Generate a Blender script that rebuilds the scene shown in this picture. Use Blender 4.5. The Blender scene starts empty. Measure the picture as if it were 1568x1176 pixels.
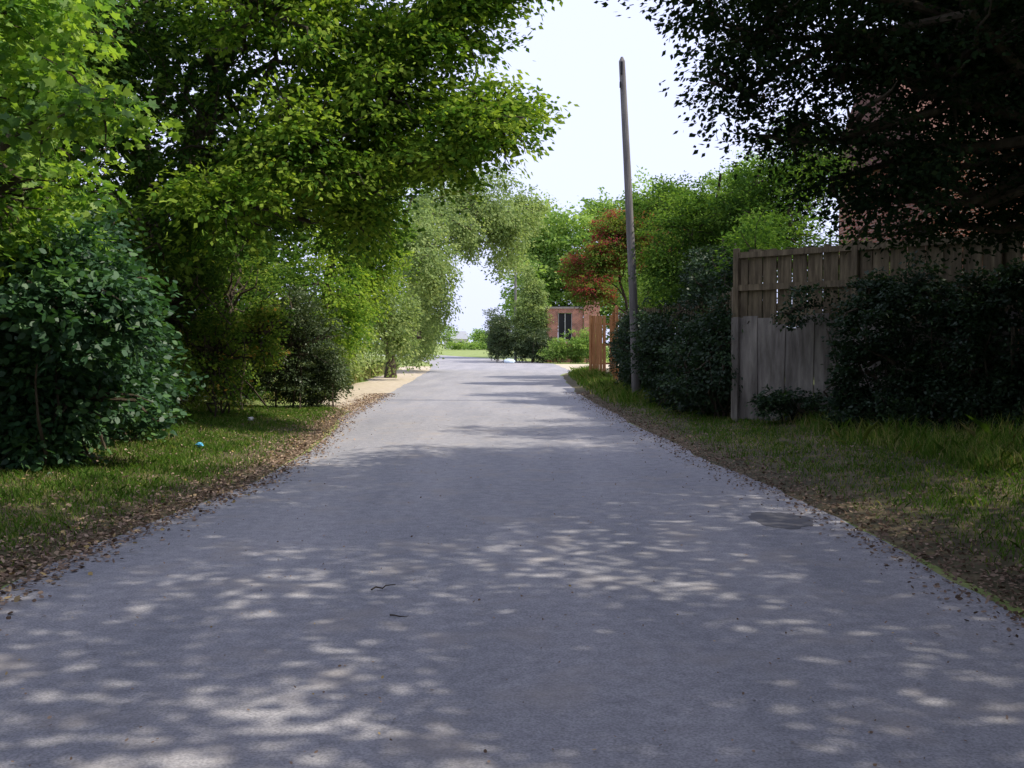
import bpy, math, numpy as np
from mathutils import Vector
rng=np.random.default_rng(7)
scene=bpy.context.scene
R=math.radians
# ---------------------------------------------------------------- materials
def newmat(name):
    m=bpy.data.materials.new(name); m.use_nodes=True
    nt=m.node_tree; nt.nodes.clear()
    out=nt.nodes.new('ShaderNodeOutputMaterial')
    return m,nt,out
def N(nt,t,**k):
    n=nt.nodes.new(t)
    for a,b in k.items(): setattr(n,a,b)
    return n
def ramp(nt,stops):
    r=N(nt,'ShaderNodeValToRGB'); e=r.color_ramp.elements
    while len(e)<len(stops): e.new(0.5)
    for i,(p,c) in enumerate(stops):
        e[i].position=p; e[i].color=(c[0],c[1],c[2],1)
    return r
def leafmat(name,stops,trans=0.45,gloss=0.0,tint=(1.3,1.35,0.6),rough=0.5):
    m,nt,out=newmat(name); L=nt.links.new
    at=N(nt,'ShaderNodeAttribute',attribute_name='lv')
    r=ramp(nt,stops); L(at.outputs['Fac'],r.inputs[0])
    d=N(nt,'ShaderNodeBsdfDiffuse'); L(r.outputs[0],d.inputs[0])
    mx=N(nt,'ShaderNodeMix',data_type='RGBA',blend_type='MULTIPLY'); mx.inputs[0].default_value=1
    L(r.outputs[0],mx.inputs[6]); mx.inputs[7].default_value=(*tint,1)
    t=N(nt,'ShaderNodeBsdfTranslucent'); L(mx.outputs[2],t.inputs[0])
    a=N(nt,'ShaderNodeMixShader'); a.inputs[0].default_value=trans
    L(d.outputs[0],a.inputs[1]); L(t.outputs[0],a.inputs[2])
    if gloss>0:
        g=N(nt,'ShaderNodeBsdfGlossy'); g.inputs['Roughness'].default_value=rough
        g.inputs[0].default_value=(1,1,1,1)
        b=N(nt,'ShaderNodeMixShader'); b.inputs[0].default_value=gloss
        L(a.outputs[0],b.inputs[1]); L(g.outputs[0],b.inputs[2]); L(b.outputs[0],out.inputs[0])
    else: L(a.outputs[0],out.inputs[0])
    return m
def noisemat(name,stops,scale=5,detail=8,rough=0.9,bump=0.3,stretch=(1,1,1),fine=None,bdist=0.02):
    m,nt,out=newmat(name); L=nt.links.new
    tc=N(nt,'ShaderNodeTexCoord'); mp=N(nt,'ShaderNodeMapping'); mp.inputs['Scale'].default_value=stretch
    L(tc.outputs['Object'],mp.inputs[0])
    n=N(nt,'ShaderNodeTexNoise'); n.inputs['Scale'].default_value=scale; n.inputs['Detail'].default_value=detail; n.inputs['Roughness'].default_value=0.65
    L(mp.outputs[0],n.inputs[0]); r=ramp(nt,stops); L(n.outputs[0],r.inputs[0])
    p=N(nt,'ShaderNodeBsdfPrincipled'); p.inputs['Roughness'].default_value=rough
    p.inputs['Specular IOR Level'].default_value=0.25
    L(r.outputs[0],p.inputs[0])
    bm=N(nt,'ShaderNodeBump'); bm.inputs['Strength'].default_value=bump; bm.inputs['Distance'].default_value=bdist
    L(n.outputs[0],bm.inputs['Height']); L(bm.outputs[0],p.inputs['Normal']); L(p.outputs[0],out.inputs[0])
    return m
def asphalt():
    m,nt,out=newmat('asphalt'); L=nt.links.new
    tc=N(nt,'ShaderNodeTexCoord')
    def noise(s,d=6,st=None):
        n=N(nt,'ShaderNodeTexNoise'); n.inputs['Scale'].default_value=s; n.inputs['Detail'].default_value=d
        if st:
            mp=N(nt,'ShaderNodeMapping'); mp.inputs['Scale'].default_value=st; L(tc.outputs['Object'],mp.inputs[0]); L(mp.outputs[0],n.inputs[0])
        else: L(tc.outputs['Object'],n.inputs[0])
        return n
    big=noise(0.8,5,(1.6,0.25,1)); fine=noise(85,3); mid=noise(9,8)
    r1=ramp(nt,[(0.3,(0.25,0.25,0.275)),(0.7,(0.345,0.335,0.355))]); L(big.outputs[0],r1.inputs[0])
    r2=ramp(nt,[(0.3,(0.70,0.70,0.70)),(0.5,(1,1,1)),(0.72,(1.3,1.29,1.27))]); L(fine.outputs[0],r2.inputs[0])
    r3=ramp(nt,[(0.3,(0.84,0.84,0.84)),(0.7,(1.13,1.12,1.10))]); L(mid.outputs[0],r3.inputs[0])
    a=N(nt,'ShaderNodeMix',data_type='RGBA',blend_type='MULTIPLY'); a.inputs[0].default_value=1
    L(r1.outputs[0],a.inputs[6]); L(r2.outputs[0],a.inputs[7])
    b=N(nt,'ShaderNodeMix',data_type='RGBA',blend_type='MULTIPLY'); b.inputs[0].default_value=1
    L(a.outputs[2],b.inputs[6]); L(r3.outputs[0],b.inputs[7])
    dn=noise(1.7,8); r4=ramp(nt,[(0.53,(0,0,0)),(0.8,(0.8,0.8,0.8))]); L(dn.outputs[0],r4.inputs[0])
    c=N(nt,'ShaderNodeMix',data_type='RGBA'); L(r4.outputs[0],c.inputs[0]); L(b.outputs[2],c.inputs[6]); c.inputs[7].default_value=(0.35,0.31,0.28,1)
    p=N(nt,'ShaderNodeBsdfPrincipled'); p.inputs['Roughness'].default_value=0.85; p.inputs['Specular IOR Level'].default_value=0.3
    L(c.outputs[2],p.inputs[0])
    bm=N(nt,'ShaderNodeBump'); bm.inputs['Strength'].default_value=0.45; bm.inputs['Distance'].default_value=0.005
    L(fine.outputs[0],bm.inputs['Height']); L(bm.outputs[0],p.inputs['Normal']); L(p.outputs[0],out.inputs[0])
    return m
def brickmat(name):
    m,nt,out=newmat(name); L=nt.links.new
    tc=N(nt,'ShaderNodeTexCoord'); s=N(nt,'ShaderNodeSeparateXYZ'); L(tc.outputs['Object'],s.inputs[0])
    ad=N(nt,'ShaderNodeMath',operation='ADD'); L(s.outputs[0],ad.inputs[0]); L(s.outputs[1],ad.inputs[1])
    cb=N(nt,'ShaderNodeCombineXYZ'); L(ad.outputs[0],cb.inputs[0]); L(s.outputs[2],cb.inputs[1])
    b=N(nt,'ShaderNodeTexBrick'); L(cb.outputs[0],b.inputs[0])
    b.inputs['Color1'].default_value=(0.45,0.17,0.10,1); b.inputs['Color2'].default_value=(0.34,0.12,0.08,1); b.inputs['Mortar'].default_value=(0.45,0.38,0.32,1)
    b.inputs['Scale'].default_value=1; b.inputs['Brick Width'].default_value=0.225; b.inputs['Row Height'].default_value=0.075; b.inputs['Mortar Size'].default_value=0.008
    n=N(nt,'ShaderNodeTexNoise'); n.inputs['Scale'].default_value=2.5; n.inputs['Detail'].default_value=8; L(tc.outputs['Object'],n.inputs[0])
    r=ramp(nt,[(0.3,(0.6,0.6,0.6)),(0.7,(1.2,1.15,1.1))]); L(n.outputs[0],r.inputs[0])
    a=N(nt,'ShaderNodeMix',data_type='RGBA',blend_type='MULTIPLY'); a.inputs[0].default_value=1
    L(b.outputs[0],a.inputs[6]); L(r.outputs[0],a.inputs[7])
    p=N(nt,'ShaderNodeBsdfPrincipled'); p.inputs['Roughness'].default_value=0.9; L(a.outputs[2],p.inputs[0]); L(p.outputs[0],out.inputs[0])
    return m
def plain(name,c,rough=0.6,metal=0):
    return noisemat(name,[(0.3,tuple(x*0.8 for x in c)),(0.7,tuple(min(1,x*1.15) for x in c))],scale=6,rough=rough,bump=0.05)
M_as=asphalt(); M_brick=brickmat('brick')
M_bark=noisemat('bark',[(0.3,(0.03,0.022,0.015)),(0.7,(0.10,0.08,0.055))],scale=9,stretch=(1,1,0.25),bump=0.8)
M_pole=noisemat('weathered_pole',[(0.3,(0.12,0.11,0.11)),(0.7,(0.26,0.24,0.23))],scale=12,stretch=(1,1,0.08),bump=0.3)
M_wood=noisemat('weathered_fence_wood',[(0.25,(0.06,0.045,0.03)),(0.5,(0.16,0.125,0.08)),(0.78,(0.34,0.27,0.17))],scale=3,stretch=(4,4,0.5),bump=0.4)
M_woodg=noisemat('grey_fence_boards',[(0.25,(0.06,0.052,0.045)),(0.45,(0.18,0.16,0.14)),(0.78,(0.42,0.38,0.33))],scale=1.3,stretch=(4,4,0.7),bump=0.4)
M_wood2=noisemat('brown_gate_wood',[(0.3,(0.36,0.16,0.07)),(0.7,(0.6,0.32,0.15))],scale=8,stretch=(3,3,0.25),bump=0.4)
M_ground=noisemat('ground_soil_grass',[(0.3,(0.12,0.18,0.05)),(0.5,(0.22,0.28,0.08)),(0.7,(0.35,0.35,0.15))],scale=0.9,bump=0.3)
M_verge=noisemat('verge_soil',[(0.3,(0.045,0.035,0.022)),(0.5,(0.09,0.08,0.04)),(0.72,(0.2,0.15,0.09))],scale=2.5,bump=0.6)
M_dirt=noisemat('sandy_dirt',[(0.3,(0.38,0.31,0.23)),(0.6,(0.55,0.47,0.36)),(0.8,(0.66,0.58,0.46))],scale=4,bump=0.5)
M_dark=plain('dark_interior',(0.015,0.015,0.018),0.4)
G=leafmat
M_maple=G('maple_leaf',[(0,(0.03,0.08,0.015)),(0.4,(0.11,0.21,0.03)),(1,(0.40,0.50,0.08))],0.42)
M_maple_shade=G('shaded_maple_leaf',[(0,(0.02,0.05,0.015)),(0.6,(0.06,0.12,0.025)),(1,(0.22,0.32,0.06))],0.38)  # darkened maple leaf, crown-interior shade put into the colour
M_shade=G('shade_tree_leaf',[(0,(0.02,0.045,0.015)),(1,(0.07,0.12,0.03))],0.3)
M_syc=G('sycamore_leaf',[(0,(0.05,0.13,0.04)),(0.45,(0.15,0.28,0.05)),(1,(0.42,0.55,0.09))],0.48,0.015)
M_syc_shade=G('shaded_sycamore_leaf',[(0,(0.02,0.06,0.03)),(0.6,(0.05,0.125,0.05)),(1,(0.13,0.25,0.07))],0.35,0.03)  # darkened sycamore leaf, tree shade put into the colour
M_hedge=G('hedge_leaf',[(0,(0.025,0.06,0.015)),(0.55,(0.075,0.145,0.03)),(0.93,(0.26,0.35,0.06)),(1,(0.5,0.32,0.1))],0.38)
M_bramble=G('bramble_leaf',[(0,(0.05,0.11,0.025)),(0.6,(0.16,0.25,0.045)),(0.85,(0.34,0.36,0.08)),(1,(0.75,0.33,0.10))],0.42)
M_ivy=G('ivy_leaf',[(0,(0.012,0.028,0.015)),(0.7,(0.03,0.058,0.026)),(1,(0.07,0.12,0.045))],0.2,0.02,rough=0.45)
M_holly=G('holly_leaf',[(0,(0.035,0.055,0.025)),(0.7,(0.08,0.12,0.05)),(1,(0.18,0.2,0.09))],0.25,0.02,rough=0.45)
M_will=G('willow_leaf',[(0,(0.11,0.17,0.07)),(0.5,(0.24,0.32,0.12)),(1,(0.42,0.48,0.2))],0.42,0,(1.2,1.25,0.7))
M_bg=G('distant_leaf',[(0,(0.10,0.18,0.05)),(0.5,(0.22,0.34,0.09)),(1,(0.42,0.52,0.16))],0.42,0,(1.2,1.3,0.6))
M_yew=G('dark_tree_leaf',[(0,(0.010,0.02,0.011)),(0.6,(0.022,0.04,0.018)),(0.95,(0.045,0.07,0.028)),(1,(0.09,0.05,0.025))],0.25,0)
M_red=G('purple_leaf',[(0,(0.07,0.14,0.03)),(0.55,(0.17,0.28,0.05)),(0.68,(0.22,0.05,0.06)),(1,(0.42,0.09,0.09))],0.45,0,(1.4,1.0,0.6))
M_grass=G('grass_blade',[(0,(0.045,0.11,0.02)),(0.6,(0.12,0.22,0.04)),(0.8,(0.25,0.27,0.09)),(1,(0.40,0.34,0.18))],0.35)
M_litter=G('dead_leaf',[(0,(0.09,0.06,0.04)),(0.5,(0.26,0.18,0.13)),(0.9,(0.48,0.35,0.26)),(1,(0.55,0.4,0.15))],0.15,0.01,(1,1,1))
M_eld=G('elder_leaf',[(0,(0.03,0.07,0.02)),(0.5,(0.075,0.15,0.03)),(1,(0.22,0.33,0.06))],0.4)
# ---------------------------------------------------------------- mesh utils
def link(o,parent=None):
    scene.collection.objects.link(o)
    if parent: o.parent=parent
    return o
def empty(name,loc=(0,0,0)):
    e=bpy.data.objects.new(name,None); e.empty_display_size=0.3
    scene.collection.objects.link(e); return e
def soup(name,V,k,mat,lv=None,parent=None):
    n=V.shape[0]; me=bpy.data.meshes.new(name)
    me.vertices.add(n*k); me.vertices.foreach_set('co',V.reshape(-1).astype(np.float32))
    me.loops.add(n*k); me.loops.foreach_set('vertex_index',np.arange(n*k,dtype=np.int32))
    me.polygons.add(n); me.polygons.foreach_set('loop_start',np.arange(n,dtype=np.int32)*k)
    if lv is not None:
        a=me.attributes.new('lv','FLOAT','POINT'); a.data.foreach_set('value',np.repeat(lv,k).astype(np.float32))
    me.update(calc_edges=True); me.materials.append(mat)
    return link(bpy.data.objects.new(name,me),parent)
SH={'rhomb':np.array([(0,0),(0.3,0.4),(0,1),(-0.3,0.4)],float),
    'oval':np.array([(0,0),(0.28,0.25),(0.3,0.6),(0,1),(-0.3,0.6),(-0.28,0.25)],float),
    'maple':np.array([(0,0),(0.36,0.1),(0.26,0.34),(0.5,0.58),(0.2,0.64),(0,1.0),(-0.2,0.64),(-0.5,0.58),(-0.26,0.34),(-0.36,0.1)],float)}
def nz(v): return v/np.maximum(np.linalg.norm(v,axis=-1,keepdims=True),1e-9)
def leafgeo(pos,dirv,nrm,size,shape):
    T=SH[shape]; d=nz(dirv); n=nz(nrm-(nrm*d).sum(-1,keepdims=True)*d); s=np.cross(d,n)
    return pos[:,None,:]+size[:,None,None]*(T[None,:,0:1]*s[:,None,:]+T[None,:,1:2]*d[:,None,:])
def clumps(lobes,n,sub=10):
    w=np.array([(l[3]*l[4]*l[5])**0.667*(l[6] if len(l)>6 else 1) for l in lobes]); w/=w.sum()
    C=[];O=[]
    for l,wi in zip(lobes,w):
        m=max(3,int(n*wi)); c=np.array(l[:3]); r=np.array(l[3:6])
        sd=nz(rng.normal(size=(sub,3))); sc=sd*rng.uniform(0.45,0.8,(sub,1)); sr=rng.uniform(0.28,0.5,sub)
        i=rng.integers(0,sub,m); dd=nz(rng.normal(size=(m,3)))
        p=sc[i]+dd*sr[i][:,None]*rng.uniform(0.5,1,(m,1))
        q=rng.random(m)<0.2
        p[q]=dd[q]*rng.uniform(0.2,1,(q.sum(),1))
        C.append(c+p*r); O.append(nz(p+0.3*dd))
    return np.concatenate(C),np.concatenate(O)
def sprays(C,O,nl,size,L,shape,droop=0.15,flat=0.1,lvbias=0.0,spread=0.45):
    m=len(C); a=O.copy(); a[:,2]=a[:,2]*0.4-droop; a=nz(a+0.45*rng.normal(size=a.shape))
    l=nz(np.cross(a,np.array([0,0,1.0]))+1e-6); up=nz(np.cross(l,a))
    k=nl
    t=rng.uniform(-0.5,0.6,(m,k,1)); u=rng.normal(size=(m,k,1))*spread*(1-0.8*np.abs(t)); v=rng.normal(size=(m,k,1))*flat
    Ls=(L*rng.uniform(0.6,1.3,(m,1,1)))
    P=C[:,None,:]+Ls*(a[:,None,:]*t+l[:,None,:]*u+up[:,None,:]*v)
    P[...,2]-=Ls[...,0]*0.25*np.maximum(t[...,0],0)**2
    D=a[:,None,:]*0.8+l[:,None,:]*np.sign(u)*0.9+0.5*rng.normal(size=P.shape)-np.array([0,0,0.25])
    Nn=up[:,None,:]*1.0+0.6*rng.normal(size=P.shape)
    s=size*rng.uniform(0.6,1.25,(m,k))
    lv=np.clip(0.65*rng.random((m,1))+0.35*rng.random((m,k))+lvbias,0,1)
    V=leafgeo(P.reshape(-1,3),D.reshape(-1,3),Nn.reshape(-1,3),s.reshape(-1),shape)
    return V,lv.reshape(-1),a
def tubes(paths):
    Q=[]
    for pts,rad,sd in paths:
        pts=np.array(pts,float); rad=np.array(rad,float)
        d=np.gradient(pts,axis=0); d=nz(d); ref=np.array([0.3,0.9,0.1])
        x=nz(np.cross(d,ref)); y=np.cross(d,x)
        th=np.linspace(0,2*np.pi,sd,endpoint=False)
        rg=pts[:,None,:]+rad[:,None,None]*(np.cos(th)[None,:,None]*x[:,None,:]+np.sin(th)[None,:,None]*y[:,None,:])
        a=rg[:-1]; b=rg[1:]
        Q.append(np.stack([a,np.roll(a,-1,1),np.roll(b,-1,1),b],2).reshape(-1,4,3))
    return np.concatenate(Q)
def curve(p0,p1,n=6,wob=0.08,sag=0.0):
    p0=np.array(p0,float);p1=np.array(p1,float); t=np.linspace(0,1,n)[:,None]
    L=np.linalg.norm(p1-p0); w=rng.normal(size=(n,3))*wob*L*np.sin(np.pi*t)*0.5
    p=p0+(p1-p0)*t+w; p[:,2]+=sag*L*np.sin(np.pi*t[:,0]); return p
def tree(name,base,lobes,n,nl,size,L,mat,shape='rhomb',tr=0.25,fork=0.35,twigs=0.25,trunk=True,trunks=None,droop=0.15,flat=0.1,sub=10,spread=0.45,bark=None):
    e=empty(name); C,O=clumps(lobes,n,sub)
    keep=C[:,2]>0.12; C=C[keep]; O=O[keep]
    V,lv,a=sprays(C,O,nl,size,L,shape,droop,flat,spread=spread)
    ok=V[:,:,2].min(1)>0.02
    soup('foliage',V[ok],V.shape[1],mat,lv[ok],e)
    paths=[]; b=np.array(base,float)
    if trunk:
        zmax=max(l[2] for l in lobes); lc=np.mean([l[:2] for l in lobes],0)
        f=b+np.array([0,0,zmax*fork]); top=np.array([b[0]*0.6+lc[0]*0.4,b[1]*0.6+lc[1]*0.4,zmax*0.95])
        tp=np.vstack([curve(b-[0,0,0.2],f,5,0.04),curve(f,top,6,0.06)[1:]])
        rr=np.linspace(tr*1.15,tr*0.25,len(tp)); rr[0]*=1.3
        paths.append((tp,rr,10))
        for l in lobes:
            c=np.array(l[:3]); j=int(np.clip(np.searchsorted(tp[:,2],c[2]*0.65),2,len(tp)-2))
            paths.append((curve(tp[j],c,8,0.12,0.08),np.linspace(rr[j]*0.5,0.03,8),7))
    else:
        for i in range(len(lobes)*5):
            l=lobes[i%len(lobes)]
            if l[2]-l[5]>0.8: continue
            s=np.array([l[0]+rng.normal()*l[3]*0.3,l[1]+rng.normal()*l[4]*0.3,0])
            c=np.array([l[0]+rng.normal()*l[3]*0.5,l[1]+rng.normal()*l[4]*0.5,l[2]+l[5]*0.5])
            paths.append((curve(s,c,6,0.12),np.linspace(0.025,0.008,6),5))
    cl=np.array([l[:3] for l in lobes])
    for i in rng.choice(len(C),int(len(C)*twigs)+1,replace=False):
        c=C[i]; j=np.argmin(((cl-c)**2).sum(1)); s=cl[j]+(c-cl[j])*0.25
        if s[2]<0.2: s[2]=0.2
        paths.append((curve(s,c+a[i]*L*0.5,5,0.12,0.03),np.linspace(0.02+0.02*(tr>0.15),0.004,5),4))
    soup('trunk_and_branches',tubes(paths),4,bark or M_bark,None,e)
    return e
def boxes(name,bl,mat,parent=None,bev=0.0):
    vs=[];fs=[]
    for b in bl:
        cx,cy,cz,sx,sy,sz,rz=b[:7]; tl=b[7] if len(b)>7 else 0
        i0=len(vs)
        for z in(-.5,.5):
            for x,y in((-.5,-.5),(.5,-.5),(.5,.5),(-.5,.5)):
                X=x*sx+z*sz*math.sin(tl);Y=y*sy;Z=z*sz
                vs.append((cx+X*math.cos(rz)-Y*math.sin(rz),cy+X*math.sin(rz)+Y*math.cos(rz),cz+Z))
        for f in((0,3,2,1),(4,5,6,7),(0,1,5,4),(1,2,6,5),(2,3,7,6),(3,0,4,7)): fs.append([i0+q for q in f])
    me=bpy.data.meshes.new(name); me.from_pydata(vs,[],fs); me.materials.append(mat)
    o=link(bpy.data.objects.new(name,me),parent)
    if bev:
        m=o.modifiers.new('bevel','BEVEL'); m.width=bev; m.segments=2
    return o
def strip(name,Y,XL,XR,z,mat,nx=6,zf=None):
    vs=[];fs=[]
    for i,y in enumerate(Y):
        for j in range(nx+1):
            x=XL[i]+(XR[i]-XL[i])*j/nx; vs.append((x,y,zf(j/nx,x,y) if zf else z))
    for i in range(len(Y)-1):
        for j in range(nx):
            a=i*(nx+1)+j; fs.append((a,a+1,a+nx+2,a+nx+1))
    me=bpy.data.meshes.new(name); me.from_pydata(vs,[],fs); me.materials.append(mat)
    for p in me.polygons: p.use_smooth=True
    return link(bpy.data.objects.new(name,me))
# ---------------------------------------------------------------- ground + road
me=bpy.data.meshes.new('ground'); S=1500
me.from_pydata([(-S,-S,0),(S,-S,0),(S,S,0),(-S,S,0)],[],[(0,1,2,3)]); me.materials.append(M_ground)
link(bpy.data.objects.new('ground',me))
LEy=[-30,4,6.6,8.65,11.7,15.2,21.8,29.5,45.6,60,75,90,110,140]; LEx=[-3.6,-3.4,-3.3,-3.22,-2.9,-3.0,-3.6,-3.8,-4.3,-4.8,-5.8,-7.8,-11,-19]
REy=[-30,6,9,14.3,21.8,33.5,50,58,78,90,110,140]; REx=[3.2,3.06,3.0,2.6,2.3,2.05,2.4,3.4,3.2,0.8,-3.5,-11]
def LE(y): return np.interp(y,LEy,LEx)
def RE(y): return np.interp(y,REy,REx)
Yr=np.arange(-30,140.1,0.25)
wob=lambda s:np.convolve(rng.normal(size=len(Yr)+8),np.ones(9)/9,'valid')*s
el=LE(Yr)+wob(0.14); er=RE(Yr)+wob(0.12)
strip('asphalt_road',Yr,el,er,0.008,M_as,8)
strip('side_road',np.array([60,64,68,72,77.]),np.array([3.35,2.9,2.9,2.9,3.2]),np.array([30]*5),0.004,M_dirt,10)
ys=np.arange(24,70,0.5); strip('dirt_layby',ys,LE(ys)-2.1-0.3*np.sin(ys*0.7)+1.2*np.clip((31-ys)/6,0,1.2),LE(ys)+0.25,0.004,M_dirt,4)
yv=np.arange(-5,28,0.4)
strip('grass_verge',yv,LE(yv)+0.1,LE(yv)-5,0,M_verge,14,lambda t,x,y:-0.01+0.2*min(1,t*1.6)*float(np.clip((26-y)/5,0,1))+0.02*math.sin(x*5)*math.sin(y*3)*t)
yv2=np.arange(-5,58,0.4)
def HR(x,y):
    t=np.clip((x-RE(y)+0.1)/2.5,0,1.6); return -0.01+0.22*t
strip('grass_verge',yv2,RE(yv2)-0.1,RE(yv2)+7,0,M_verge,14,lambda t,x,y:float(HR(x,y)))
def HL(x,y):
    t=np.clip((LE(y)+0.1-x)/5,0,1); return -0.01+0.2*np.minimum(1,t*1.6)*np.clip((26-y)/5,0,1)
def grass(name,x,y,z,h,w,lv):
    n=len(x); th=rng.uniform(0,2*np.pi,n); s=np.stack([np.cos(th),np.sin(th),0*th],1)*w[:,None]
    lean=rng.normal(size=(n,2))*0.5*h[:,None]; b=np.stack([x,y,z],1)
    mid=b+np.stack([lean[:,0]*0.3,lean[:,1]*0.3,h*0.6],1); tip=b+np.stack([lean[:,0],lean[:,1],h],1)
    V=np.stack([b-s,b+s,mid+s*0.6,tip,mid-s*0.6],1)
    return soup(name,V,5,M_grass,lv)
def gpatch(name,n,y0,y1,off0,off1,side,hbase,dry=0.0,pw=1.6,grow=0.1):
    y=y0+(y1-y0)*rng.random(n)**pw
    o=off0+(off1-off0)*rng.random(n)
    x=(LE(y)-o) if side<0 else (RE(y)+o)
    z=(HL if side<0 else HR)(x,y)
    patch=0.5+0.25*np.sin(x*2.3+np.sin(y*1.1)*2)*np.sin(y*1.7+x)+0.25*np.sin(x*5.1+y*3.3)*np.sin(y*4.3-x*2)
    keep=rng.random(n)<np.clip(o*1.2-0.25,0,1)*(0.3+0.7*patch); x,y,z,o,patch=[q[keep] for q in(x,y,z,o,patch)]
    m=len(x); h=hbase*rng.uniform(0.3,1.3,m)*(0.5+0.8*patch)*(1+grow*o)
    lv=np.clip(rng.random(m)*0.7+0.3*(1-patch)+dry,0,1)
    grass(name,x,y,z,h,np.full(m,0.003)+0.0003*y,lv)
gpatch('grass',150000,4.5,25,0.15,4.2,-1,0.055)
gpatch('grass',110000,4.5,27,0.15,5.2,1,0.055,0.03)
gpatch('tall_grass',2500,12,25,3.0,4.2,-1,0.2,0.2)
gpatch('tall_grass',7000,11,20,2.2,4.2,1,0.2,0.15)
gpatch('tall_grass',11000,28,62,2.0,3.4,-1,0.45,0.3,1.0)
gpatch('tall_grass',12000,26,56,0.3,1.6,1,0.25,0.1,1.0)
def litter(name,x,y,z,smin,smax,lvs=(0,1)):
    n=len(x); P=np.stack([x,y,z+rng.uniform(0.003,0.015,n)],1); D=rng.normal(size=(n,3)); D[:,2]*=0.3
    Nn=np.array([0,0,1.0])+0.5*rng.normal(size=(n,3))
    V=leafgeo(P,D,Nn,rng.uniform(smin,smax,n),'oval'); V[:,:,2]=np.maximum(V[:,:,2],z[:,None]+0.002)
    return soup(name,V,6,M_litter,rng.uniform(*lvs,n))
n=19000; y=4+28*rng.random(n)**1.5; o=rng.normal(size=n)*0.26+0.2; o=np.where(o<-0.1,o*0.8,o); x=LE(y)-o
litter('fallen_leaves',x,y,np.where(o>-0.05,np.maximum(HL(x,y),0.009),0.009),0.015,0.055)
n=12000; y=5+28*rng.random(n)**1.4; o=rng.normal(size=n)*0.26+0.18; x=RE(y)+o
litter('fallen_leaves',x,y,np.where(o>0.0,np.maximum(HR(x,y),0.009),0.009),0.015,0.045,(0,0.75))
n=5000; y=5+22*rng.random(n)**1.3; o=rng.uniform(.3,4,n); x=LE(y)-o
litter('fallen_leaves',x,y,HL(x,y)+0.02,0.02,0.055)
n=3000; y=5+18*rng.random(n)**1.3; o=rng.uniform(.3,3,n); x=RE(y)+o
litter('fallen_leaves',x,y,HR(x,y)+0.02,0.02,0.05,(0,.7))
n=1400; y=3.2+22*rng.random(n)**1.3; x=rng.uniform(-3,2.8,n)
litter('fallen_leaves',x,y,np.full(n,0.009),0.008,0.024,(0.2,1))
M_patch=noisemat('damp_asphalt',[(0.3,(0.07,0.07,0.08)),(0.7,(0.12,0.115,0.12))],scale=40,rough=0.6,bump=0.3,bdist=0.004)
th=np.linspace(0,2*np.pi,60,endpoint=False); rr=1+0.08*np.sin(3*th+1)+0.05*np.sin(7*th)+0.03*np.sin(17*th)
soup('asphalt_repair_patch',np.stack([2.42+0.27*rr*np.cos(th),9.15+0.42*rr*np.sin(th),0*th+0.012],1)[None],60,M_patch)
tw=[(curve((-0.9,6.5,0.02),(-0.76,6.62,0.025),6,0.12),np.linspace(0.006,0.003,6),5),(curve((-0.71,5.9,0.018),(-0.6,5.88,0.018),5,0.1),np.linspace(0.005,0.002,5),5)]
soup('fallen_twig',tubes(tw),4,M_bark)
def crumple(name,loc,s,mat,sc=(1,1,.6),j=1.0):
    import bmesh
    bm=bmesh.new(); bmesh.ops.create_icosphere(bm,subdivisions=2,radius=s)
    for v in bm.verts: v.co=Vector((v.co.x*sc[0]*(1+0.25*j*rng.normal()),v.co.y*sc[1]*(1+0.25*j*rng.normal()),v.co.z*sc[2]*(1+0.3*j*rng.normal())))
    me=bpy.data.meshes.new(name); bm.to_mesh(me); bm.free(); me.materials.append(mat); o=link(bpy.data.objects.new(name,me)); o.location=loc
crumple('litter_paper',(-4.75,18.6,0.22),0.06,plain('white_litter',(0.75,0.75,0.75)))
crumple('litter_bag',(-4.4,14.4,0.17),0.05,plain('blue_litter',(0.1,0.4,0.6)))
crumple('plastic_sack',(-0.2,80,0.16),0.28,plain('pale_plastic',(0.6,0.7,0.8),0.35),(1.6,.8,.75),0.3)
# ---------------------------------------------------------------- left side
tree('sycamore_tree',(-7.2,12.5,0),[(-5.9,11.5,3.3,1.4,1.6,1.2),(-5.6,10.5,4.3,1.3,1.6,1.1),(-6.8,12,5.5,2,2.2,1.6),(-4.1,9.3,3.75,.8,.7,.35),(-3.5,9.0,3.7,.5,.6,.22),(-4.6,9.3,4.6,.9,.9,.6),(-8,13,4,1.5,2,4)],850,42,0.10,0.55,M_syc,'maple',0.14,twigs=0.3)
tree('shaded_sycamore_bush',(0,0,0),[(-6.3,12.3,1.3,1.3,1.8,1.4),(-5.5,12.2,.9,1.1,1.0,.95),(-5.3,11.8,2.1,1.2,1.3,.9),(-6.2,14,1.8,1.3,1.2,1.6),(-5.8,15.2,.9,.9,1.2,.95)],1100,42,0.10,0.5,M_syc_shade,'oval',trunk=False,twigs=0.2)  # lower sycamore foliage, shade from the right-hand trees put into its colour
tree('maple_tree',(-7.6,22.5,0),[(-2.4,19,6.3,1.9,2.2,1.3),(-.9,19,7.5,1.2,1.6,1.0),(-.25,18.5,5.6,1.1,1.6,.75),(-1.3,19,4.9,1,1.4,.6),(-3.4,18,4.8,1.5,1.8,.9),(-4.6,17,3.9,1.1,1,.6),(-2.9,18.5,3.9,.6,.9,.55),(-4.2,17.6,7.2,1.6,1,.8),(-.2,19,8.9,1.1,1.8,1.0),(-3,19,9.8,2.2,2,1.4)],1500,52,0.125,0.85,M_maple,'rhomb',0.3,twigs=0.2,sub=12,flat=0.055,droop=0.22)
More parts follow.
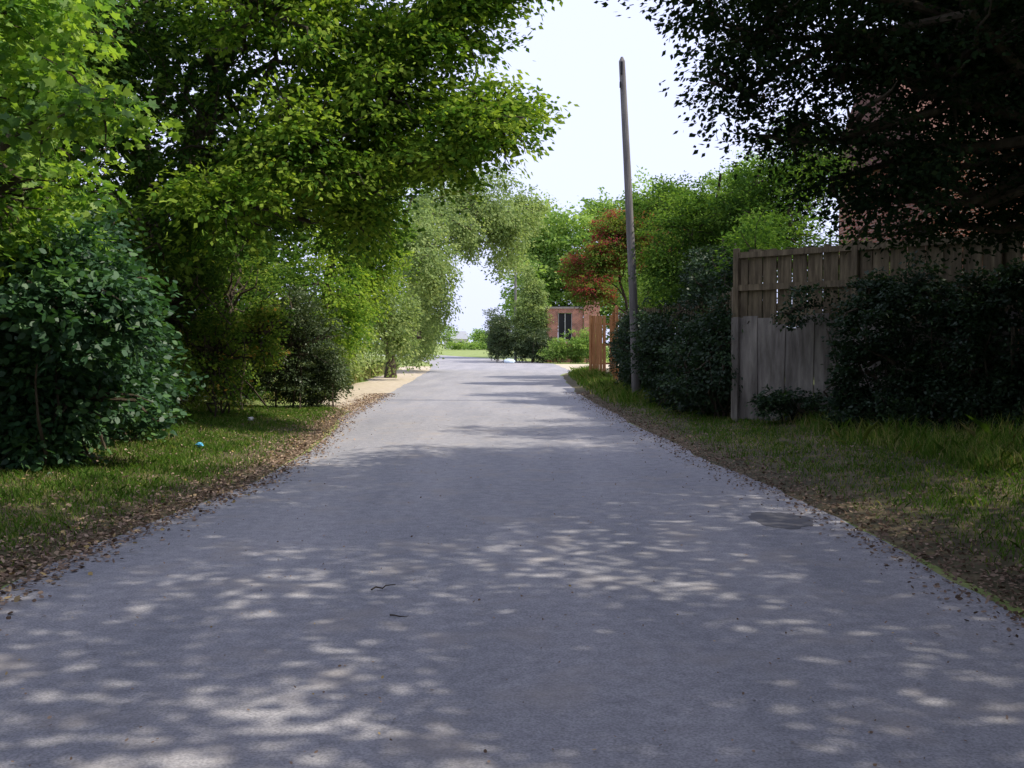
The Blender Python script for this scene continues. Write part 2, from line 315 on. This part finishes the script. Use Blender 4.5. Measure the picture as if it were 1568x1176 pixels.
tree('shaded_maple_crown',(-8.6,24,0),[(-4.4,20,7.6,2.6,2.6,1.7),(-7.5,19,7.5,2.6,2.6,2),(-5,21,10.5,4.5,3.5,2.4),(-9,22,8,3,3,4),(-5.6,19.5,5.2,1.9,2,1.4),(-6.2,17.5,3.6,1.2,1.4,1.0),(-3.6,21,4.6,1.6,1.6,1.2),(-8.5,17,6,2,2,2)],1600,48,0.125,0.8,M_maple_shade,'rhomb',0.34,twigs=0.15,sub=12,flat=0.07,droop=0.2)  # inner maple crown, its shade painted in by a darker leaf colour
tree('hawthorn_hedge',(0,0,0),[(-7.0,14.8,1.8,1.2,1.6,1.9),(-7.2,17.3,2.2,1.5,1.8,2.2),(-6.9,20.3,2.2,1.5,1.8,2.1),(-6.4,23,2.1,1.5,1.8,2.1),(-8.5,19,3.4,1.6,4,2.0),(-7,26,2,1.8,2.5,2.4),(-7.4,30,2.3,1.8,2.5,2.5)],2300,46,0.08,0.5,M_hedge,'oval',trunk=False,twigs=0.2)
tree('bramble_bush',(0,0,0),[(-5.9,20.3,1.2,.8,1.0,1.1),(-6.2,17.8,0.9,.8,1.1,.9),(-5.3,21.5,1.7,.6,.7,.7)],400,40,0.075,0.45,M_bramble,'oval',trunk=False,twigs=0.5)
tree('holly_bush',(0,0,0),[(-5.3,24.5,1.4,1.1,1.2,1.45),(-4.8,25.5,.9,.8,1.0,.9)],1000,46,0.065,0.3,M_holly,'rhomb',trunk=False,twigs=0.1)
tree('background_trees',(-13,20,0),[(-12,10,4,2.5,5,5),(-12.5,20,5,2.5,6,6),(-12,30,6,3.5,6,6.5),(-10,40,6,3,6,6),(-13,16,11,4,8,3),(-9,29,3.4,2,4,3.4)],1500,34,0.3,1.2,M_shade,'rhomb',0.35,twigs=0.03)  # leaf colour darkened so gaps in the nearer crowns read as shade
tree('elm_tree',(-6.0,33,0),[(-5.2,34,5.6,1.8,2.5,2.6),(-4.6,36,4.4,1.2,2.2,2.2),(-5.6,31,3.4,1.3,2,2.6),(-4.2,34,7.2,1.3,2,1.3),(-6,36,8,2.3,3,2.5),(-6.6,38,2.0,1.2,3,2.0)],1500,42,0.12,0.7,M_maple,'rhomb',0.22,twigs=0.1,droop=0.5)
tree('willow_tree',(-5.6,47,0),[(-5.4,44,2.6,1.1,2,2.6),(-6.4,40,1.7,.9,2,1.8),(-4.0,48,5.6,1.7,3,2.4),(-3.2,52,8,2.2,3.5,2.4),(-1.4,54,9.0,2.3,3,1.9),(-0.2,55,7.0,1.3,2.5,2.0),(-4.4,55,4.6,1.5,3,3),(-5.4,58,2,1,3,2),(.5,56,8.8,1.3,2,1.4)],1900,42,0.16,1.0,M_will,'rhomb',0.22,twigs=0.08,droop=0.9)
tree('hedgerow',(0,0,0),[(-8,72,2.5,2,8,2.6),(-14,95,3,3,14,3)],600,36,0.18,0.8,M_hedge,'rhomb',trunk=False,twigs=0.05)
# trees standing behind the viewpoint, closing the lane in; added to block sky light
tree('shade_trees',(-9,-8,0),[(-9,-2,5,2.5,5,5),(-9,-10,6,3,5,6),(-3,-14,8,5,3,7),(5,-13,8,5,3,7),(11,-8,6,3,5,6),(-7.5,4,5,2,3.5,5),(0,-9,10,4,3,2),(-6,0,10,3,4,2.5),(-2,-3,11,3,3,1.5)],1500,30,0.45,1.4,M_shade,'rhomb',0.4,twigs=0.02)
# ---------------------------------------------------------------- far centre
tree('background_woodland',(7,112,0),[(5.3,110,11,5,5,6),(10.5,114,12,5,5,7),(3,112,14.5,3.6,4,3.6),(17,112,13,6,6,6),(24,110,12,6,6,7),(6,108,5,6,4,5),(14,106,6,6,4,6),(1.5,106,6,2.2,3,5)],2500,38,0.42,2.0,M_bg,'rhomb',0.5,twigs=0.02)
tree('conical_shrub',(1.7,85,0),[(1.7,85,3.4,1.7,1.7,2.6),(1.6,85,6,1.0,1.0,1.9)],500,40,0.18,0.8,M_will,'rhomb',0.1,twigs=0.05)
tree('ivy_bush',(0,0,0),[(-.8,84,2.0,1.2,1.5,1.9),(.8,83,1.6,1.4,1.5,1.7),(2.4,82,1.5,1.4,1.2,1.6),(-1.4,90,2.5,1,2,2.2)],1000,36,0.15,0.6,M_holly,'rhomb',trunk=False,twigs=0.05)
tree('garden_shrub',(0,0,0),[(5.2,80.5,1.5,1.3,1.0,1.5),(3.4,80,1.0,1.2,.9,.9),(6.5,79.5,1.0,1.2,.9,1.0)],700,36,0.12,0.5,M_bg,'oval',trunk=False,twigs=0.05)
ob=empty('brick_outbuilding'); y0=84
def wallseg(nm,l,mat=M_brick): return boxes(nm,l,mat,ob)
wallseg('front_wall',[(3.3,y0,2.2,0.9,.3,4.4,0),(5.35,y0,2.2,0.9,.3,4.4,0),(4.34,y0,0.85,1.12,.3,1.7,0),(4.34,y0,4.22,1.12,.3,.36,0),(2.85+.15,y0+3,2.2,.3,5.69,4.4,0),(6.5,y0-.3,2.6,1.3,.5,5.2,0),(6.9,y0+3,2.6,.3,5.4,5.2,0)])
boxes('coping',[(4.35,y0-0.02,4.45,3.1,.42,.1,0),(6.5,y0-.32,5.25,1.42,.6,.1,0)],plain('coping_stone',(0.3,0.26,0.22)),ob)
boxes('roof',[(4.9,y0+3,4.54,4.2,5.9,.08,0)],plain('roof_felt',(0.12,0.11,0.11)),ob)
boxes('door',[(4.07,y0+.1,2.85,.46,.05,2.28,0),(4.62,y0+.1,2.85,.46,.05,2.28,0)],M_dark,ob)
boxes('door_frame',[(4.345,y0-.02,2.86,.07,.12,2.3,0),(3.805,y0-.02,2.86,.05,.12,2.3,0),(4.875,y0-.02,2.86,.05,.12,2.3,0)],plain('frame_paint',(0.4,0.38,0.35)),ob)
# ---------------------------------------------------------------- right side
pole=empty('utility_pole')
pp=np.array([(3.42,28,-0.3),(3.3,28,3),(3.13,28,6.3),(2.97,28,9.2),(2.97,28,9.32)])
soup('shaft',tubes([(pp,[0.125,0.115,0.1,0.085,0.03],14)]),4,M_pole,None,pole)
boxes('insulator_bracket',[(2.95,27.9,9.0,.06,.06,.34,0),(2.92,27.88,8.55,.05,.08,.16,0)],M_dark,pole,0.01)
pole2=empty('utility_pole')
soup('shaft',tubes([(np.array([(.3,88,-.3),(.3,88,8.2)]),[0.14,0.1],10)]),4,M_pole,None,pole2)
boxes('crossarm',[(.3,87.9,7.6,1.3,.1,.1,0)],M_pole,pole2)
def fence(name,p,q,z0,z1,bw,gap,mat,rails,posts=2.4,over=0.0,jit=0.02,th=0.022,miss=0.02,tilt=0.006):
    e=empty(name); p=np.array(p,float);q=np.array(q,float); L=np.linalg.norm(q-p); d=(q-p)/L; ang=math.atan2(d[1],d[0]); nrm=np.array([d[1],-d[0]])
    if nrm@(-p)<0: nrm=-nrm
    bl=[]; s=0;i=0
    while s<L:
        c=p+d*s+nrm*((0.026 if i%2 else 0)+0.03); top=z1+rng.normal()*jit
        if rng.random()>miss: bl.append((c[0],c[1],(z0+top)/2,bw*rng.uniform(.9,1.03),th,top-z0,ang,rng.normal()*tilt))
        s+=bw+gap;i+=1
    boxes('boards',bl,mat,e)
    rl=[((p+q)[0]/2-nrm[0]*.03,(p+q)[1]/2-nrm[1]*.03,r,L,.06,.09,ang) for r in rails]
    boxes('rails',rl,mat,e)
    ps=[]; k=max(1,int(L/posts))
    for j in range(k+1):
        c=p+d*L*j/k+nrm*0.1; ps.append((c[0],c[1],(z1+.05)/2,.11,.075,z1+.05,ang))
    boxes('posts',ps,mat,e,0.008)
    return e
e=fence('wooden_fence',(4.25,19.2),(9.2,14.2),1.9,3.3,0.15,0.0,M_wood,[2.25,3.0],2.2,miss=0.012)
A=math.atan2(-5,4.95)
boxes('outer_rails',[((4.25+9.2)/2-.07,(19.2+14.2)/2-.07,2.62,7.03,.05,.11,A),((4.25+9.2)/2-.07,(19.2+14.2)/2-.07,3.22,7.03,.05,.1,A)],M_wood,e)
fence('wooden_fence',(4.2,18.95),(9.3,13.85),0.2,2.02,0.30,-0.02,M_woodg,[0.8,1.75],9,jit=0.07,th=0.03,miss=0,tilt=0.012)
fence('wooden_fence',(4.3,19.4),(3.9,36),0.1,2.6,0.14,0.01,M_wood,[0.6,2.2],2.4)
fence('wooden_fence',(3.85,37),(4.9,49.4),0.1,2.9,0.16,0.01,M_wood2,[0.6,2.4],2.6)
fence('wooden_gate',(3.85,50),(4.95,49.6),0.1,2.9,0.16,0.01,M_wood2,[0.6,1.5,2.5],1.3)
tree('elder_tree',(5.4,28.5,0),[(4.9,28,4.6,1.4,2,1.5),(6.2,28,5.0,1.5,2,1.5),(4.2,27,3.4,.8,1.6,1.0),(5,26.5,2.4,1.1,2,1.3),(7.2,27,5.6,1.5,2,1.3),(6.6,25,4.4,1.4,2,1.4),(5.2,22.5,3.7,.9,1.2,.7),(4.6,31,5.6,1.3,2,1.0),(5.0,21,3.3,.7,.8,.45),(7.6,26,6.4,1.3,1.6,.9),(6.6,21,2.2,1.6,1,1.6)],2000,44,0.09,0.6,M_eld,'rhomb',0.13,twigs=0.2)
tree('purple_plum_tree',(4.4,40,0),[(3.3,40,4.6,1.2,1.3,1.3),(4.1,40,5.6,1.3,1.4,1.2),(3.0,39,3.6,.8,1,.8),(5.3,40,5.6,1.3,1.5,1.4)],900,42,0.095,0.55,M_red,'rhomb',0.1,twigs=0.25)
tree('garden_tree',(6,47,0),[(4.6,46,4.8,1.4,1.6,1.6),(6.6,48,6.5,2.2,2.2,2.2),(9,42,6.5,2.5,3,2.6),(5.6,44,3.6,1.3,2,1.4)],1100,42,0.12,0.7,M_bg,'rhomb',0.14,twigs=0.1)
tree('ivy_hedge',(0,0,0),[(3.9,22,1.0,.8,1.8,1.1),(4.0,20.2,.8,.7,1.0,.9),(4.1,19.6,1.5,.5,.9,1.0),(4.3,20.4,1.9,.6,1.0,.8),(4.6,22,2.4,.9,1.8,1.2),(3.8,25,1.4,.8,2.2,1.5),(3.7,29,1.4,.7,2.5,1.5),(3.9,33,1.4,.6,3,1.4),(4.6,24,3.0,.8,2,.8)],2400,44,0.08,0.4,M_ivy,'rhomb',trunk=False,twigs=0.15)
iv=[]
for i in range(9):
    t=i/8; x=5.55+3.6*t; y=16.6-3.4*t-0.5
    iv.append((x,y+.1,1.2,.6,.3,1.25)); iv.append((x+.2,y+.25,2.25+.15*math.sin(i*2.1),.6,.25,.5)); iv.append((x,y-.15,.5,.55,.4,.5))
iv+=[(5.1,17.45,2.2,.7,.12,.35,.5),(4.9,17.75,.5,.9,.3,.4,.7)]
tree('climbing_ivy',(0,0,0),iv,3300,46,0.07,0.3,M_ivy,'rhomb',trunk=False,twigs=0.06,sub=8)
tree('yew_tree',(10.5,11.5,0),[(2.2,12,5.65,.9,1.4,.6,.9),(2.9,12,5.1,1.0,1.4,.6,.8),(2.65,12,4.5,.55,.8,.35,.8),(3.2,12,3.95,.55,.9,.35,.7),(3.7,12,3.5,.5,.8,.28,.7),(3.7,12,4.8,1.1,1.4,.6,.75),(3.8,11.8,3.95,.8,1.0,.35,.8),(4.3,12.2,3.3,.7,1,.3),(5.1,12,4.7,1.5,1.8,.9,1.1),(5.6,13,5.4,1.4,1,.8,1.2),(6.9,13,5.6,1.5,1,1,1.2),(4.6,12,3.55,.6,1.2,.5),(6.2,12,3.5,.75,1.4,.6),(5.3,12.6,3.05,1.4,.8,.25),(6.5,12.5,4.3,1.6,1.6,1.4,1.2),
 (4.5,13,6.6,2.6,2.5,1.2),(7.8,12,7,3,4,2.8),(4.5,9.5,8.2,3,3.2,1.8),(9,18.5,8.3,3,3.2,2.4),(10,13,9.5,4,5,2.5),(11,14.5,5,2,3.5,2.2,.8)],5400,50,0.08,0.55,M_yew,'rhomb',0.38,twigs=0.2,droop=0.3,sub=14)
tree('laurel_hedge',(0,0,0),[(9.8,9,2.2,1.3,2.5,2.3),(9.5,4.5,2.2,1.3,2.5,2.3),(9.5,0,2.2,1.3,2.5,2.3),(12,13,2.5,1.3,3,2.6)],900,26,0.2,0.5,M_ivy,'rhomb',trunk=False,twigs=0.03)  # out-of-view hedge, added to keep sun off the right verge
tree('oak_tree',(11,3,0),[(5.5,4,7.2,3.2,3,1.4),(8,1,7.5,3.5,4,1.6),(4,-1,8,3,3,1.4),(10,6,7.5,3,3.5,1.8),(3,7.5,8.5,2.6,2.6,1.1),(6.5,8,7.6,2.8,2.6,1.2),(7,-6,8,3.5,4,2),(2.2,3.5,7.8,2.4,2.6,.9),(11,-1,7,3,3,2)],1350,75,0.17,1.35,M_shade,'rhomb',0.4,twigs=0.05,sub=14,flat=0.12,spread=0.38)
h=empty('brick_house')
boxes('walls',[(15,28,3.2,10,7,6.4,0)],M_brick,h)
vs=[(9.7,24.2,6.35),(20.3,24.2,6.35),(20.3,31.8,6.35),(9.7,31.8,6.35),(9.7,28,9.6),(20.3,28,9.6)]
me=bpy.data.meshes.new('roof'); me.from_pydata(vs,[],[(0,1,5,4),(2,3,4,5),(0,4,3),(1,2,5),(0,3,2,1)]); me.materials.append(plain('clay_tiles',(0.16,0.075,0.055),0.8)); link(bpy.data.objects.new('roof',me),h)
boxes('windows',[(x,24.46,z,1.2,.06,1.2,0) for x in(14.9,18.2) for z in(1.8,4.8)],M_dark,h)
boxes('window_frames',[(x+dx,24.42,z,.07,.06,1.3,0) for x in(14.9,18.2) for z in(1.8,4.8) for dx in(-.63,0,.63)],plain('white_paint',(0.7,0.7,0.68)),h)
boxes('chimney',[(17,28,9.8,.9,.7,2,0)],M_brick,h)
c=empty('distant_cottage')
boxes('walls',[(-14.2,262,1.3,6,5,2.6,0)],plain('render_wall',(0.6,0.55,0.5)),c)
me=bpy.data.meshes.new('roof'); me.from_pydata([(-17.5,259.2,2.55),(-10.9,259.2,2.55),(-10.9,264.8,2.55),(-17.5,264.8,2.55),(-16.6,262,4.6),(-11.8,262,4.6)],[],[(0,1,5,4),(2,3,4,5),(0,4,3),(1,2,5),(0,3,2,1)]); me.materials.append(plain('slate',(0.35,0.36,0.38))); link(bpy.data.objects.new('roof',me),c)
boxes('windows',[(-15.6,259.45,1.5,1,.06,.9,0),(-12.8,259.45,1.5,1,.06,.9,0)],M_dark,c)
tree('distant_trees',(0,0,0),[(-20,225,3.5,7,5,4),(-4,235,2.5,6,5,2.4),(-9.5,230,1.0,5,3,1.1)],700,36,0.5,2.0,M_bg,'rhomb',trunk=False,twigs=0.0)
# ---------------------------------------------------------------- light + camera
AZ,EL=R(95),R(51)
w=bpy.data.worlds.new("World"); scene.world=w; w.use_nodes=True; nt=w.node_tree
bg=nt.nodes['Background']; sky=nt.nodes.new('ShaderNodeTexSky'); sky.sky_type='NISHITA'; sky.sun_disc=False
sky.sun_elevation=EL; sky.sun_rotation=AZ; sky.dust_density=5.0; sky.air_density=1.0; sky.ozone_density=1.0
hz=nt.nodes.new('ShaderNodeMix'); hz.data_type='RGBA'; hz.inputs[0].default_value=0.85; hz.inputs[7].default_value=(6.9,7.4,10.2,1)
nt.links.new(sky.outputs[0],hz.inputs[6]); nt.links.new(hz.outputs[2],bg.inputs[0]); bg.inputs[1].default_value=0.15
s=Vector((math.cos(EL)*math.sin(AZ),math.cos(EL)*math.cos(AZ),math.sin(EL)))
ld=bpy.data.lights.new('sun','SUN'); ld.energy=5.0; ld.angle=R(0.53); ld.color=(1,0.93,0.79)
lo=link(bpy.data.objects.new('sun',ld)); lo.rotation_euler=s.to_track_quat('Z','Y').to_euler()
cd=bpy.data.cameras.new('camera'); cd.lens=36; cd.sensor_width=36; cd.clip_end=4000; cd.clip_start=0.05
co=link(bpy.data.objects.new('camera',cd)); co.location=(0,0,1.6); co.rotation_euler=(R(87.7),0,0)
scene.camera=co
scene.view_settings.view_transform='Standard'; scene.view_settings.look='None'; scene.view_settings.exposure=0
